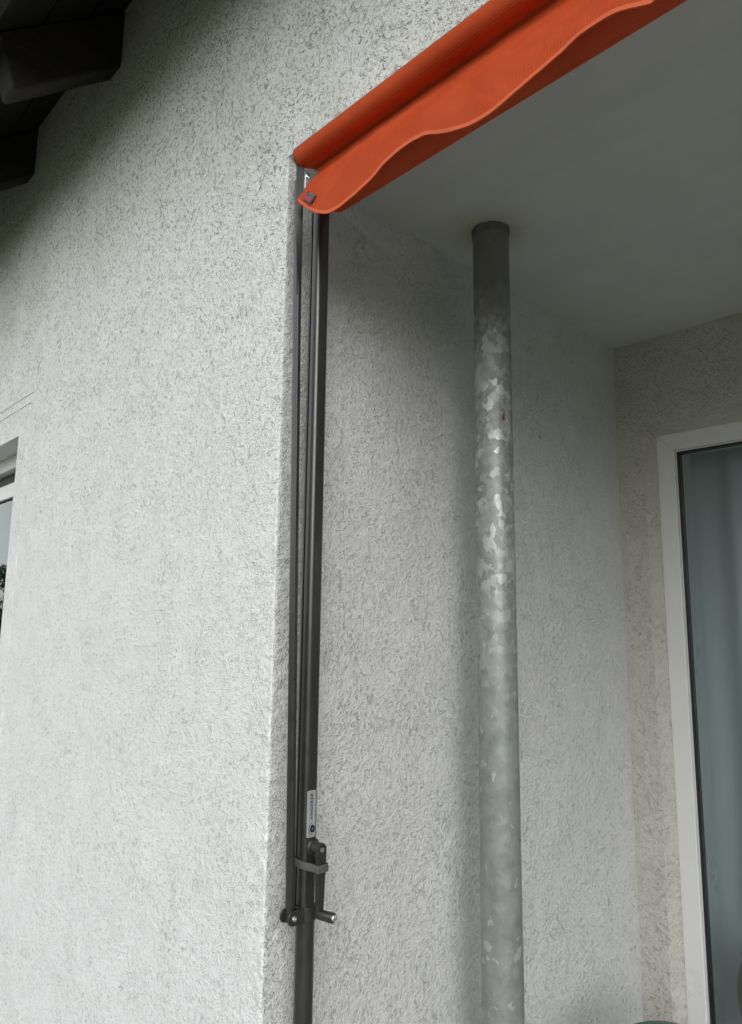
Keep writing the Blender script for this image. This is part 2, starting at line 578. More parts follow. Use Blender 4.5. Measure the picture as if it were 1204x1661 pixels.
def box(bm, a, b, mi=0):
    x0, y0, z0 = a
    x1, y1, z1 = b
    vs = [bm.verts.new(p) for p in ((x0, y0, z0), (x1, y0, z0), (x1, y1, z0), (x0, y1, z0),
                                    (x0, y0, z1), (x1, y0, z1), (x1, y1, z1), (x0, y1, z1))]
    fs = []
    for q in ((0, 3, 2, 1), (4, 5, 6, 7), (0, 1, 5, 4), (1, 2, 6, 5), (2, 3, 7, 6), (3, 0, 4, 7)):
        f = bm.faces.new([vs[i] for i in q])
        f.material_index = mi
        fs.append(f)
    return vs


def boxm(a, b):
    bm = bmesh.new()
    box(bm, a, b)
    return bm


def prism(bm, pts, ax, t0, t1):
    """extrude closed 2-D outline along axis ax ('x','y','z')"""
    def P(p, t):
        u, v = p
        return {'x': (t, u, v), 'y': (u, t, v), 'z': (u, v, t)}[ax]
    a = [bm.verts.new(P(p, t0)) for p in pts]
    b = [bm.verts.new(P(p, t1)) for p in pts]
    n = len(pts)
    for i in range(n):
        bm.faces.new((a[i], a[(i + 1) % n], b[(i + 1) % n], b[i]))
    bm.faces.new(a)
    bm.faces.new(b)


def cyl(bm, p0, p1, r0, r1=None, seg=24, caps=True):
    r1 = r0 if r1 is None else r1
    p0, p1 = Vector(p0), Vector(p1)
    d = (p1 - p0).normalized()
    q = d.to_track_quat('Z', 'Y')
    a, b = [], []
    for i in range(seg):
        t = 2 * math.pi * i / seg
        v = q @ Vector((math.cos(t), math.sin(t), 0))
        a.append(bm.verts.new(p0 + v * r0))
        b.append(bm.verts.new(p1 + v * r1))
    for i in range(seg):
        bm.faces.new((a[i], a[(i + 1) % seg], b[(i + 1) % seg], b[i]))
    if caps:
        bm.faces.new(a)
        bm.faces.new(b)


def lathe(bm, prof, c=(0, 0, 0), axis=(0, 0, 1), seg=28):
    q = Vector(axis).normalized().to_track_quat('Z', 'Y')
    c = Vector(c)
    rings = []
    for r, h in prof:
        rings.append([bm.verts.new(c + q @ Vector((r * math.cos(2 * math.pi * i / seg), r * math.sin(2 * math.pi * i / seg), h)))
                      for i in range(seg)])
    for a, b in zip(rings, rings[1:]):
        for i in range(seg):
            bm.faces.new((a[i], a[(i + 1) % seg], b[(i + 1) % seg], b[i]))
    bm.faces.new(rings[0])
    bm.faces.new(rings[-1])


def rebase(root):
    """children were modelled in world space: keep them there"""
    for ch in root.children:
        ch.matrix_parent_inverse = Matrix.Translation(root.location).inverted()


# ------------------------------------------------------------------ ground
bm = bmesh.new()
for x0, x1, y0, y1 in ((-300, 300, -300, 300),):
    vs = [bm.verts.new(p) for p in ((x0, y0, -0.06), (x1, y0, -0.06), (x1, y1, -0.06), (x0, y1, -0.06))]
    bm.faces.new(vs)
struct(link('lawn', bm, 'grass'))
struct(link('terrace', boxm((-6, -2.6, -0.05), (5.6, 1.245, 0.0)), 'terrace', bevel=0.01))
# individual terrace slabs lie on it
for i in range(0):
    pass

# ------------------------------------------------------------------ house
Y1 = 1.2468
H = 2.5
XR = 4.6           # right end of the recess
house = thing('house', 'white roughcast house with a covered recess, dark eaves and white framed windows', 'house', (0, 0, 0))

WX0, WX1, WZ0, WZ1 = -2.9, -1.413, 0.95, 2.2486        # left window opening
RC = 0.006                                             # corner rounding
# --- facade wall
bm = bmesh.new()
FX0 = -5.5
ZG, ZT = -0.05, 3.62
HF = 2.524        # head of the opening at the facade, slightly above the ceiling
crack_z = 2.371


def quad(bm, pts):
    bm.faces.new([bm.verts.new(p) for p in pts])


def wall_cells(bm, xs, zs, yfun, skip):
    """front faces with steps between cells of different depth"""
    nx, nz = len(xs) - 1, len(zs) - 1
    Yc = [[None if skip(0.5 * (xs[i] + xs[i + 1]), 0.5 * (zs[j] + zs[j + 1])) else
           yfun(0.5 * (xs[i] + xs[i + 1]), 0.5 * (zs[j] + zs[j + 1])) for j in range(nz)] for i in range(nx)]
    for i in range(nx):
        for j in range(nz):
            y = Yc[i][j]
            if y is None:
                continue
            quad(bm, ((xs[i], y, zs[j]), (xs[i + 1], y, zs[j]), (xs[i + 1], y, zs[j + 1]), (xs[i], y, zs[j + 1])))
            if i + 1 < nx and Yc[i + 1][j] is not None and Yc[i + 1][j] != y:
                y2 = Yc[i + 1][j]
                quad(bm, ((xs[i + 1], y, zs[j]), (xs[i + 1], y2, zs[j]), (xs[i + 1], y2, zs[j + 1]), (xs[i + 1], y, zs[j + 1])))
            if j + 1 < nz and Yc[i][j + 1] is not None and Yc[i][j + 1] != y:
                y2 = Yc[i][j + 1]
                quad(bm, ((xs[i], y, zs[j + 1]), (xs[i + 1], y, zs[j + 1]), (xs[i + 1], y2, zs[j + 1]), (xs[i], y2, zs[j + 1])))


def fy(x, z):
    if x < -1.300 and crack_z - 0.0015 < z < crack_z + 0.0015:
        return 0.005
    if -1.336 < x < -1.321 and z < 2.341:
        return 0.006
    if x < -1.336 and 2.338 < z < 2.341:
        return 0.003
    return 0.0


xs = [FX0, WX0, WX1, -1.336, -1.321, -1.300, -0.040]
zs = [ZG, WZ0, WZ1, 2.338, 2.341, crack_z - 0.0015, crack_z + 0.0015, HF, ZT]
wall_cells(bm, xs, zs, fy, lambda x, z: WX0 < x < WX1 and WZ0 < z < WZ1)
# strip beside the corner, then above the recess
quad(bm, ((-0.040, 0, HF), (XR, 0, HF), (XR, 0, ZT), (-0.040, 0, ZT)))
quad(bm, ((0.074, 0, H), (XR, 0, H), (XR, 0, HF), (0.074, 0, HF)))
quad(bm, ((0.074, 0, H), (XR, 0, H), (XR, 0.0575, H + .001), (0.074, 0.0575, H + .001)))
quad(bm, ((0.074, 0, H), (0.074, 0, HF), (0.074, 0.0575, H + .001), (0.074, 0.0575, H + .0005)))
quad(bm, ((0, 0, HF), (0.074, 0, HF), (0.074, 0.0575, H + .001), (0, 0.0575, H + .001)))
# window reveals
RD = 0.30
quad(bm, ((WX0, 0, WZ1), (WX1, 0, WZ1), (WX1, RD, WZ1), (WX0, RD, WZ1)))
quad(bm, ((WX1, 0, WZ0), (WX1, RD, WZ0), (WX1, RD, WZ1), (WX1, 0, WZ1)))
quad(bm, ((WX0, 0, WZ0), (WX0, RD, WZ0), (WX0, RD, WZ1), (WX0, 0, WZ1)))
quad(bm, ((WX0, 0, WZ0), (WX1, 0, WZ0), (WX1, RD, WZ0), (WX0, RD, WZ0)))
link('facade_wall', bm, 'plaster', house)

# --- rough rounded arris: facade side and recess side, displaced for real
bm = bmesh.new()
prof = []
for i in range(9):
    prof.append((-0.040 + (0.040 - RC) * i / 8.0, 0.0, 0, -1))
for i in range(1, 9):
    t = math.pi / 2 * i / 8
    prof.append((-RC + RC * math.sin(t), RC - RC * math.cos(t), math.sin(t), -math.cos(t)))
for i in range(1, 9):
    prof.append((0.0, RC + (0.040 - RC) * i / 8.0, 1, 0))
zlist = [ZG + (0.8 - ZG) * i / 40 for i in range(40)] + [0.8 + (HF - 0.8) * i / 540 for i in range(541)]
grid = []
for z in zlist:
    row = []
    q = min(1.0, max(0.0, (z - 2.49) / 0.034))
    for k, (x, y, nx_, ny_) in enumerate(prof):
        if nx_ and ny_ or (nx_ == 0 and x > -RC - 1e-6) :
            x, y = x * (1 - q), y * (1 - q)
        e = min(k, len(prof) - 1 - k) / 5.0
        e = min(1.0, e)
        s = 45.0
        d = (noise.noise(Vector((x * s, y * s, z * s))) * 0.0020 +
             noise.noise(Vector((x * 150, y * 150, z * 150))) * 0.0011 +
             noise.noise(Vector((x * 6, y * 6, z * 5))) * 0.0010) * e * (1 - q) - 0.0004 * e
        row.append(bm.verts.new((x + nx_ * d, y + ny_ * d, z)))
    grid.append(row)
for a, b in zip(grid, grid[1:]):
    for k in range(len(prof) - 1):
        fc = bm.faces.new((a[k], a[k + 1], b[k + 1], b[k]))
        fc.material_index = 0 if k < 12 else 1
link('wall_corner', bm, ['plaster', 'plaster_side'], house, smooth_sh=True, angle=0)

# --- side wall of the recess, top edge slightly wavy against the ceiling
bm = bmesh.new()
cols = [0.040 + (Y1 - 0.040) * i / 120 for i in range(121)]
rows = [ZG, 0.5, 1.2, 2.0, 2.40] + [2.40 + 0.1 * (i + 1) / 12 for i in range(12)]
grid = []
for z in rows:
    r = []
    for y in cols:
        w = max(0.0, (z - 2.44) / 0.06)
        d = w * w * (0.004 + 0.006 * noise.noise(Vector((y * 14, 2.2, z * 9))) + 0.003 * noise.noise(Vector((y * 60, 7.2, z * 50))))
        r.append(bm.verts.new((max(0.0, d), y, z)))
    grid.append(r)
for a, b in zip(grid, grid[1:]):
    for k in range(len(cols) - 1):
        bm.faces.new((a[k], a[k + 1], b[k + 1], b[k]))
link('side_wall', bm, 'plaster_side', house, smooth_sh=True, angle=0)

# --- back wall with the door opening
JX, JZ = 0.080, 2.2325
DX1 = 2.15
FD = 0.050                                  # depth of the door frame in the reveal
bm = bmesh.new()
wall_cells(bm, [0.0, JX, DX1, XR], [ZG, 0.02, JZ, 2.44, H], lambda x, z: Y1,
           lambda x, z: JX < x < DX1 and 0.02 < z < JZ)
FX, FZ = 0.0964, 2.2166
for q in (((JX, Y1, 0.02), (FX + .001, Y1 + FD + .002, 0.02), (FX + .001, Y1 + FD + .002, FZ - .001), (JX, Y1, JZ)),
          ((JX, Y1, JZ), (DX1, Y1, JZ), (DX1, Y1 + FD + .002, FZ - .001), (FX + .001, Y1 + FD + .002, FZ - .001)),
          ((JX, Y1 + .055, 0.02), (JX, Y1 + 0.3, 0.02), (JX, Y1 + 0.3, JZ), (JX, Y1 + .055, JZ)),
          ((DX1, Y1, 0.02), (DX1, Y1 + 0.3, 0.02), (DX1, Y1 + 0.3, JZ), (DX1, Y1, JZ)),
          ((JX, Y1 + .055, JZ), (DX1, Y1 + .055, JZ), (DX1, Y1 + 0.3, JZ), (JX, Y1 + 0.3, JZ)),
          ((JX, Y1, 0.02), (DX1, Y1, 0.02), (DX1, Y1 + 0.3, 0.02), (JX, Y1 + 0.3, 0.02))):
    quad(bm, q)
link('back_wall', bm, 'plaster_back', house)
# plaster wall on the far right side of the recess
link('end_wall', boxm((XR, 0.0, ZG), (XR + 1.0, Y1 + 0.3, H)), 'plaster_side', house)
# ceiling slab
link('ceiling', boxm((0.0, 0.057, H), (XR, Y1 + 0.1, H + 0.16)), 'ceiling', house)
# house body behind (keeps rooms dark), with rooms
bm = bmesh.new()
for a, b in (((FX0, 0.30, ZG), (WX0 - 0.001, 3.9, ZT)),):
    box(bm, a, b)
link('outer_shell', bm, 'plaster', house)
bm = bmesh.new()
# room behind the patio door
for q in (((0.0, Y1 + 0.3, 0.02), (XR, Y1 + 0.3, 0.02), (XR, 5.2, 0.02), (0.0, 5.2, 0.02)),
          ((0.0, Y1 + 0.3, 2.45), (XR, Y1 + 0.3, 2.45), (XR, 5.2, 2.45), (0.0, 5.2, 2.45)),
          ((0.0, 5.2, 0.02), (XR, 5.2, 0.02), (XR, 5.2, 2.45), (0.0, 5.2, 2.45)),
          ((0.0, Y1 + 0.3, 0.02), (0.0, 5.2, 0.02), (0.0, 5.2, 2.45), (0.0, Y1 + 0.3, 2.45)),
          ((XR, Y1 + 0.3, 0.02), (XR, 5.2, 0.02), (XR, 5.2, 2.45), (XR, Y1 + 0.3, 2.45)),
          ((0.0, Y1 + 0.3, 0.02), (JX, Y1 + 0.3, 0.02), (JX, Y1 + 0.3, 2.45), (0.0, Y1 + 0.3, 2.45)),
          ((DX1, Y1 + 0.3, 0.02), (XR, Y1 + 0.3, 0.02), (XR, Y1 + 0.3, 2.45), (DX1, Y1 + 0.3, 2.45)),
          ((JX, Y1 + 0.3, JZ), (DX1, Y1 + 0.3, JZ), (DX1, Y1 + 0.3, 2.45), (JX, Y1 + 0.3, 2.45)),
          # room behind the left window
          ((WX0, RD, WZ0), (WX0, 3.2, WZ0), (WX0, 3.2, WZ1), (WX0, RD, WZ1)),
          ((-0.1, RD, WZ0), (-0.1, 3.2, WZ0), (-0.1, 3.2, WZ1), (-0.1, RD, WZ1)),
          ((WX1, RD, WZ0), (-0.1, RD, WZ0), (-0.1, RD, WZ1), (WX1, RD, WZ1)),
          ((WX0, 3.2, WZ0), (-0.1, 3.2, WZ0), (-0.1, 3.2, WZ1), (WX0, 3.2, WZ1)),
          ((WX0, RD, WZ0), (-0.1, RD, WZ0), (-0.1, 3.2, WZ0), (WX0, 3.2, WZ0)),
          ((WX0, RD, WZ1), (-0.1, RD, WZ1), (-0.1, 3.2, WZ1), (WX0, 3.2, WZ1))):
    quad(bm, q)
link('room_lining', bm, 'room', house)

# --- eaves: rafters, soffit boards, fascia, gutter, tiles
SL = math.tan(math.radians(41))
ZS = 3.405                      # soffit meets the wall
ZR = 3.222                      # rafter underside meets the wall
YE = -0.272                     # rafter tip


def rafter_bm():
    bm = bmesh.new()
    # side outline in (y, z), plumb-cut tip with a small chamfer
    pts = [(0.25, ZR + SL * 0.25), (YE + 0.012, ZR + SL * (YE + 0.012)), (YE, ZR + SL * YE + 0.006),
           (YE - 0.035, ZR + SL * YE + 0.125), (YE - 0.06, ZS + SL * (YE - 0.06) - 0.002), (0.25, ZS + SL * 0.25 - 0.002)]
    prism(bm, pts, 'x', -0.08, 0.0)
    return bm


r0 = link('rafter', rafter_bm(), 'wood', house, bevel=0.006)
k = 0
for i in range(-6, 7):
    x = -0.815 + 0.69 * i
    if x < FX0 + 0.1 or x > XR:
        continue
    if i == 0:
        r0.location.x = x
    else:
        c = r0.copy()
        c.location.x = x
        COL.objects.link(c)
        c.parent = house
bw = 0.118
y = 0.14
b0 = None
while y > -0.24:
    y2 = y - bw
    bm = bmesh.new()
    g = 0.005
    pts = [(y, ZS + SL * y), (y2 + g, ZS + SL * (y2 + g)), (y2 + g, ZS + SL * (y2 + g) + 0.024), (y, ZS + SL * y + 0.024)]
    prism(bm, pts, 'x', FX0, XR + 1.0)
    link('soffit_board', bm, 'board', house, bevel=0.002)
    y = y2
link('fascia_board', boxm((FX0, -0.358, 3.085), (XR + 1.0, -0.335, 3.215)), 'wood', house, bevel=0.003)
bm = bmesh.new()
pts = [(4.0, ZS + SL * 4.0 + 0.03), (-0.39, ZS - SL * 0.39 + 0.03), (-0.39, ZS - SL * 0.39 + 0.08), (4.0, ZS + SL * 4.0 + 0.08)]
prism(bm, pts, 'x', FX0, XR + 1.0)
link('roof', bm, 'roof', house)
bm = bmesh.new()
n = 14
out = [(-0.415 + 0.058 * math.cos(math.pi * (1 + i / n)), 3.13 + 0.058 * math.sin(math.pi * (1 + i / n))) for i in range(n + 1)]
inn = [(-0.415 + 0.055 * math.cos(math.pi * (1 + i / n)), 3.13 + 0.055 * math.sin(math.pi * (1 + i / n))) for i in range(n, -1, -1)]
prism(bm, out + inn, 'x', FX0, XR + 1.0)
link('gutter', bm, 'zinc', house, smooth_sh=True)


# --- windows
def ring_part(name, x0, x1, z0, z1, w, y0, y1, mat, parent, bevel=0.003, mitre=True):
    """four mitred bars round an opening; outer edge x0..x1, z0..z1; returns bars"""
    out = []
    e = 0.0003 if mitre else 0
    specs = [
        [(x0, z0), (x0 + w, z0 + w), (x0 + w, z1 - w), (x0, z1)],
        [(x1, z0), (x1, z1), (x1 - w, z1 - w), (x1 - w, z0 + w)],
        [(x0, z1), (x0 + w, z1 - w), (x1 - w, z1 - w), (x1, z1)],
        [(x0, z0), (x1, z0), (x1 - w, z0 + w), (x0 + w, z0 + w)]]
    for s in specs:
        bm = bmesh.new()
        prism(bm, s, 'y', y0, y1)
        out.append(link(name, bm, mat, parent, bevel=bevel))
    return out


win = bpy.data.objects.new('window', None)
COL.objects.link(win)
win.parent = house
win['label'] = 'white framed window mirroring bright sky at the left edge'
ring_part('frame', WX0, WX1, WZ0, WZ1, 0.048, 0.080, 0.150, 'pvc', win)
ring_part('sash', WX0 + 0.038, WX1 - 0.038, WZ0 + 0.038, 2.158, 0.055, 0.098, 0.165, 'pvc', win)
link('gap_shade_strip', boxm((WX0 + 0.049, 0.112, 2.160), (WX1 - 0.049, 0.150, 2.199)), 'gasket', win, bevel=0.002)  # black strip puts the shade of the frame gap into colour
ring_part('gasket', WX0 + 0.092, WX1 - 0.092, WZ0 + 0.092, 2.105, 0.006, 0.101, 0.120, 'gasket', win, bevel=None)
link('pane', boxm((WX0 + 0.095, 0.108, WZ0 + 0.095), (WX1 - 0.095, 0.112, 2.102)), 'glass', win)
link('window_sill', boxm((WX0 - 0.03, -0.035, WZ0 - 0.03), (WX1 + 0.03, 0.08, WZ0 - 0.001)), 'zinc', house, bevel=0.002)


def folds(x0, x1, y, z0, z1, amp, n, phase=0.0, seed=0):
    bm = bmesh.new()
    cols_, rows_ = int((x1 - x0) * 140), 26
    g = []
    for j in range(rows_ + 1):
        z = z0 + (z1 - z0) * j / rows_
        r = []
        for i in range(cols_ + 1):
            x = x0 + (x1 - x0) * i / cols_
            s = x * n * 2 * math.pi + phase + 1.5 * noise.noise(Vector((x * 4, seed, z * 0.7)))
            a = amp * (0.7 + 0.5 * noise.noise(Vector((x * 3, seed + 5, z * 0.4))))
            r.append(bm.verts.new((x + 0.008 * math.sin(s * 0.5 + z), y + a * math.sin(s), z)))
        g.append(r)
    for a_, b_ in zip(g, g[1:]):
        for i in range(cols_):
            bm.faces.new((a_[i], a_[i + 1], b_[i + 1], b_[i]))
    return bm


# patio door: fixed leaf left, second leaf right
FY = Y1 + FD
FX, FZ = 0.0964, 2.2166
door = bpy.data.objects.new('patio_door', None)
COL.objects.link(door)
door.parent = house
door['label'] = 'white plastic glazed patio door with black seals'
lx = [(FX, 1.12), (1.123, 2.14)]
for a, b in lx:
    ring_part('door_frame', a, b, 0.022, FZ, 0.050, FY, FY + 0.075, 'pvc', door, bevel=0.0025)
    ring_part('glazing_bead', a + 0.0505, b - 0.0505, 0.0725, FZ - 0.0505, 0.007, FY + 0.006, FY + 0.06, 'pvc', door, bevel=0.002)
    ring_part('gasket', a + 0.0562, b - 0.0562, 0.0782, FZ - 0.0562, 0.0052, FY + 0.004, FY + 0.0118, 'gasket', door, bevel=0.001)
    ring_part('spacer', a + 0.0562, b - 0.0562, 0.0782, FZ - 0.0562, 0.0046, FY + 0.0165, FY + 0.0215, 'spacer', door, bevel=None)
    ring_part('gasket', a + 0.0562, b - 0.0562, 0.0782, FZ - 0.0562, 0.0052, FY + 0.0225, FY + 0.0275, 'gasket', door, bevel=None)
    link('pane', boxm((a + 0.0565, FY + 0.0122, 0.0785), (b - 0.0565, FY + 0.0158, FZ - 0.0565)), 'glass_door', door)
# interior jamb lining seen through the glass
link('door_lining', boxm((FX - 0.012, FY + 0.0765, 0.03), (0.1455, FY + 0.125, FZ)), 'pvc', door, bevel=0.002)
link('door_handle', boxm((2.01, FY - 0.045, 1.05), (2.03, FY - 0.03, 1.18)), 'zinc', door, bevel=0.004)

cur = link('curtain', folds(0.112, 1.55, Y1 + 0.235, 0.05, 2.32, 0.040, 7.0, 0.2, 1), 'curtain', smooth_sh=True, angle=0)
tag(cur, 'pale blue grey sheer curtain hanging in folds behind the patio door glass', 'curtain')

# ------------------------------------------------------------------ galvanised pipe
PX, PY = 0.136, 0.444
pipe = thing('support_pipe', 'thick galvanised steel pipe standing upright between terrace and ceiling', 'pipe', (PX, PY, 0))
bm = bmesh.new()
seg = 72
rings = []
PR = 0.0385
for j in range(61):
    z = 0.012 + (H - 0.004 - 0.012) * j / 60
    row = []
    for i in range(seg):
        t = 2 * math.pi * i / seg
        r = PR + 0.0005 * noise.noise(Vector((math.cos(t) * 2, math.sin(t) * 2, z * 5)))
        row.append(bm.verts.new((PX + 0.004 * (z - 2.5) / 2.5 + r * math.cos(t), PY + r * math.sin(t), z)))
    rings.append(row)
for a, b in zip(rings, rings[1:]):
    for i in range(seg):
        bm.faces.new((a[i], a[(i + 1) % seg], b[(i + 1) % seg], b[i]))
bm.faces.new(rings[-1])
bm.faces.new(rings[0])
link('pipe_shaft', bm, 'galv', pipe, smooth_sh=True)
# ragged mortar bead at the slab
bm = bmesh.new()
rings = []
for j, (dr, z) in enumerate(((0.0, H - 0.016), (0.0028, H - 0.010), (0.0036, H - 0.004), (0.002, H - 0.0005))):
    row = []
    for i in range(seg):
        t = 2 * math.pi * i / seg
        w = 0.5 + 1.1 * noise.noise(Vector((math.cos(t) * 3, math.sin(t) * 3, 4.0))) + 0.5 * noise.noise(Vector((math.cos(t) * 11, math.sin(t) * 11, z * 200)))
        r = PR + 0.0007 + dr * max(0.1, w)
        row.append(bm.verts.new((PX + r * math.cos(t), PY + r * math.sin(t), z + (0.006 * (w - .5) if j == 0 else 0))))
    rings.append(row)
for a, b in zip(rings, rings[1:]):
    for i in range(seg):
        bm.faces.new((a[i], a[(i + 1) % seg], b[(i + 1) % seg], b[i]))
link('mortar_bead', bm, 'mortar', pipe, smooth_sh=True)
bm = bmesh.new()
lathe(bm, [(0.07, 0.001), (0.07, 0.010), (PR + .004, 0.0115)], (PX - 0.004, PY, 0))
link('base_plate', bm, 'galv', pipe, smooth_sh=True)
# small red paint drip on the shaft, facing the viewer's right
bm = bmesh.new()
ang = math.atan2(-0.72771526 - PY, 0.99190353 - PX) + 0.55
for j, (w, dz) in enumerate(((0.0007, 0.008), (0.002, 0.005), (0.0024, 0.001), (0.0018, -0.004), (0.0006, -0.008))):
    pass
pts = []
for s in (1, -1):
    for w, dz in (((0.0007, 0.008), (0.002, 0.005), (0.0024, 0.001), (0.0018, -0.004), (0.0006, -0.008))[::s]):
        a_ = ang + s * w / PR + 0.02 * math.sin(dz * 300)
        pts.append(Vector((PX - .0007 + (PR + 0.0009) * math.cos(a_), PY + (PR + 0.0009) * math.sin(a_), 2.074 + dz)))
bm.faces.new([bm.verts.new(p) for p in pts])
bmesh.ops.solidify(bm, geom=bm.faces[:], thickness=0.0006)
link('paint_drip', bm, 'redpaint', pipe)
rebase(pipe)

# ------------------------------------------------------------------ awning
AX0, AX1 = 0.066, 4.3
PXc, PYc = 0.052, 0.0405        # guide post centre
aw = thing('awning', 'orange fabric awning rolled up with dark brown guide post and folded arm', 'awning', (PXc, PYc, 0))
LOWZ = 1.208                    # clamp height


# guide profile above the clamp: rounded rectangle with a slot in its outer face
def rrect(cx, cy, wx, wy, r, n=6):
    pts = []
    for (sx, sy, a0) in ((1, 1, 0), (-1, 1, 90), (-1, -1, 180), (1, -1, 270)):
        for i in range(n + 1):
            t = math.radians(a0 + 90 * i / n)
            pts.append((cx + sx * (wx / 2 - r) + r * math.cos(t), cy + sy * (wy / 2 - r) + r * math.sin(t)))
    return pts


bm = bmesh.new()
pts = rrect(PXc, PYc - 0.003, 0.0285, 0.0275, 0.0075)
# find the outer (-y) straight edge: between the 3rd and 4th corner, insert slot
i3 = 3 * 7
slot = [(PXc - 0.0062, PYc - 0.01675), (PXc - 0.0062, PYc - 0.0115), (PXc - 0.0022, PYc - 0.0115), (PXc - 0.0022, PYc - 0.01675),
        (PXc + 0.0010, PYc - 0.0172), (PXc + 0.0058, PYc - 0.0172)]
pts = pts[:i3] + slot + pts[i3:]
prism(bm, pts, 'z', LOWZ + 0.004, 2.398)
link('guide_rail', bm, 'bronze', aw, smooth_sh=True, angle=28)
# round tube below the clamp
bm = bmesh.new()
cyl(bm, (PXc, PYc, 0.02), (PXc, PYc, LOWZ + 0.004), 0.0152, seg=36)
link('lower_tube', bm, 'bronze', aw, smooth_sh=True)
bm = bmesh.new()
lathe(bm, [(0.03, 0.001), (0.03, 0.014), (0.018, 0.022)], (PXc, PYc, 0))
link('foot', bm, 'darkplast', aw, smooth_sh=True)

# folded arm (pivots at the clamp), thin flat bar leaning slightly outwards
ARX = 0.055
ya = lambda z: 0.004 + (z - 1.42) * (-0.0205)
bm = bmesh.new()
za, zb = LOWZ - 0.008, 2.440
sect = rrect(0, 0, 0.0145, 0.0085, 0.002, 3)
ra, rb = [], []
for (u, v) in sect:
    ra.append(bm.verts.new((ARX - 0.001 + u, ya(za) + v, za)))
    rb.append(bm.verts.new((ARX + u, ya(zb) + v, zb)))
n = len(sect)
for i in range(n):
    bm.faces.new((ra[i], ra[(i + 1) % n], rb[(i + 1) % n], rb[i]))
bm.faces.new(ra)
bm.faces.new(rb)
link('folding_arm', bm, 'bronze', aw, smooth_sh=True, angle=30)
# twisted flat inner strap of the arm near the head
bm = bmesh.new()
st = []
for i in range(41):
    t = i / 40
    z = 2.22 + (2.462 - 2.22) * t
    tw = math.radians(70) * (0.5 - 0.5 * math.cos(math.pi * min(1, t * 1.15)))
    hw = 0.0045 + 0.0022 * t
    yc_ = ya(z) - 0.0006 - 0.004 * t
    xc_ = ARX + 0.005 + 0.005 * t
    d1 = Vector((math.sin(tw) * 0.6, math.cos(tw), 0)).normalized()
    nrm = Vector((d1.y, -d1.x, 0))
    st.append([bm.verts.new(Vector((xc_, yc_, z)) + d1 * hw * sa + nrm * 0.0013 * sb) for sa, sb in ((-1, -1), (1, -1), (1, 1), (-1, 1))])
for a, b in zip(st, st[1:]):
    for i in range(4):
        bm.faces.new((a[i], a[(i + 1) % 4], b[(i + 1) % 4], b[i]))
bm.faces.new(st[0])
bm.faces.new(st[-1])
link('arm_strap', bm, 'darkplast', aw, smooth_sh=True, angle=30)

# clamp round the post with two ears and the bolt
bm = bmesh.new()
ear_y = ya(LOWZ)
for (r, zz0, zz1) in ((0.0182, LOWZ - 0.010, LOWZ + 0.010),):
    cyl(bm, (PXc, PYc, zz0), (PXc, PYc, zz1), r, seg=36)


def ear(bm, x0, x1, y0, y1, z, h):
    pts = [(y1, z - h), (y1, z + h)]
    for i in range(9):
        t = math.pi / 2 + math.pi * i / 8
        pts.append((y0 + h * math.cos(t), z + h * math.sin(t)))
    prism(bm, pts, 'x', x0, x1)


ear(bm, ARX + 0.0072, ARX + 0.0102, ear_y - 0.001, PYc - 0.006, LOWZ, 0.0108)
ear(bm, ARX - 0.0125, ARX - 0.0097, ear_y - 0.001, PYc - 0.006, LOWZ, 0.0108)
link('clamp', bm, 'darkplast', aw, smooth_sh=True, bevel=0.0008, angle=35)
bm = bmesh.new()
lathe(bm, [(0.0045, 0), (0.0045, 0.0015), (0.0036, 0.0028), (0.0018, 0.0030), (0.0016, 0.0018)], (ARX + 0.0102, ear_y, LOWZ), (1, 0, 0), 6)
cyl(bm, (ARX - 0.0125, ear_y, LOWZ), (ARX + 0.0104, ear_y, LOWZ), 0.0025, seg=12)
link('bolt', bm, 'zinc', aw)

# crank: boss, plate, handle
CZ = 1.306
bx_ = PXc + 0.0135
CYc = PYc + 0.001
bm = bmesh.new()
lathe(bm, [(0.0130, 0), (0.0130, 0.002), (0.0100, 0.004), (0.0088, 0.0165), (0.0080, 0.018)], (bx_, CYc, CZ), (1, 0, 0), 28)
link('crank_boss', bm, 'darkplast', aw, smooth_sh=True)
CX = bx_ + 0.0175
bm = bmesh.new()
ptsp = []
h0 = 0.0098
for i in range(13):
    t = math.pi * i / 12
    ptsp.append((CYc + h0 * math.cos(t), CZ + h0 * math.sin(t)))
zb_ = 1.212
for i in range(9):
    t = math.pi + math.pi * i / 8
    ptsp.append((CYc - 0.001 + 0.0066 * math.cos(t), zb_ + 0.0066 * math.sin(t)))
prism(bm, ptsp, 'x', CX, CX + 0.0058)
crank = link('crank_arm', bm, 'darkplast', aw, bevel=0.0012)
bm = bmesh.new()
lathe(bm, [(0.0038, 0), (0.0036, 0.0012), (0.001, 0.0014)], (CX + 0.0058, CYc, CZ), (1, 0, 0), 16)
link('rivet', bm, 'zinc', crank)
hd = Vector((1, 0.03, 0.10)).normalized()
bm = bmesh.new()
lathe(bm, [(0.0050, -0.006), (0.0068, 0.0), (0.0074, 0.004), (0.0076, 0.022), (0.0078, 0.031), (0.0070, 0.0345), (0.0048, 0.036)],
      (CX + 0.001, CYc - 0.001, zb_), hd, 28)
link('handle', bm, 'bronze', crank, smooth_sh=True)
bm = bmesh.new()
lathe(bm, [(0.0052, 0.0345), (0.0052, 0.0368), (0.0040, 0.0380), (0.0015, 0.0384), (0.0013, 0.0366)], (CX + 0.001, CYc - 0.001, zb_), hd, 16)
for t in range(3):
    a = math.radians(60 * t + 20)
    c0 = Vector((CX + 0.001, CYc - 0.001, zb_)) + hd * 0.0384
    dd = Vector((0, math.cos(a), math.sin(a))) * 0.0034
    cyl(bm, c0 - dd, c0 + dd, 0.0004, seg=6)
link('screw_head', bm, 'zinc', crank)

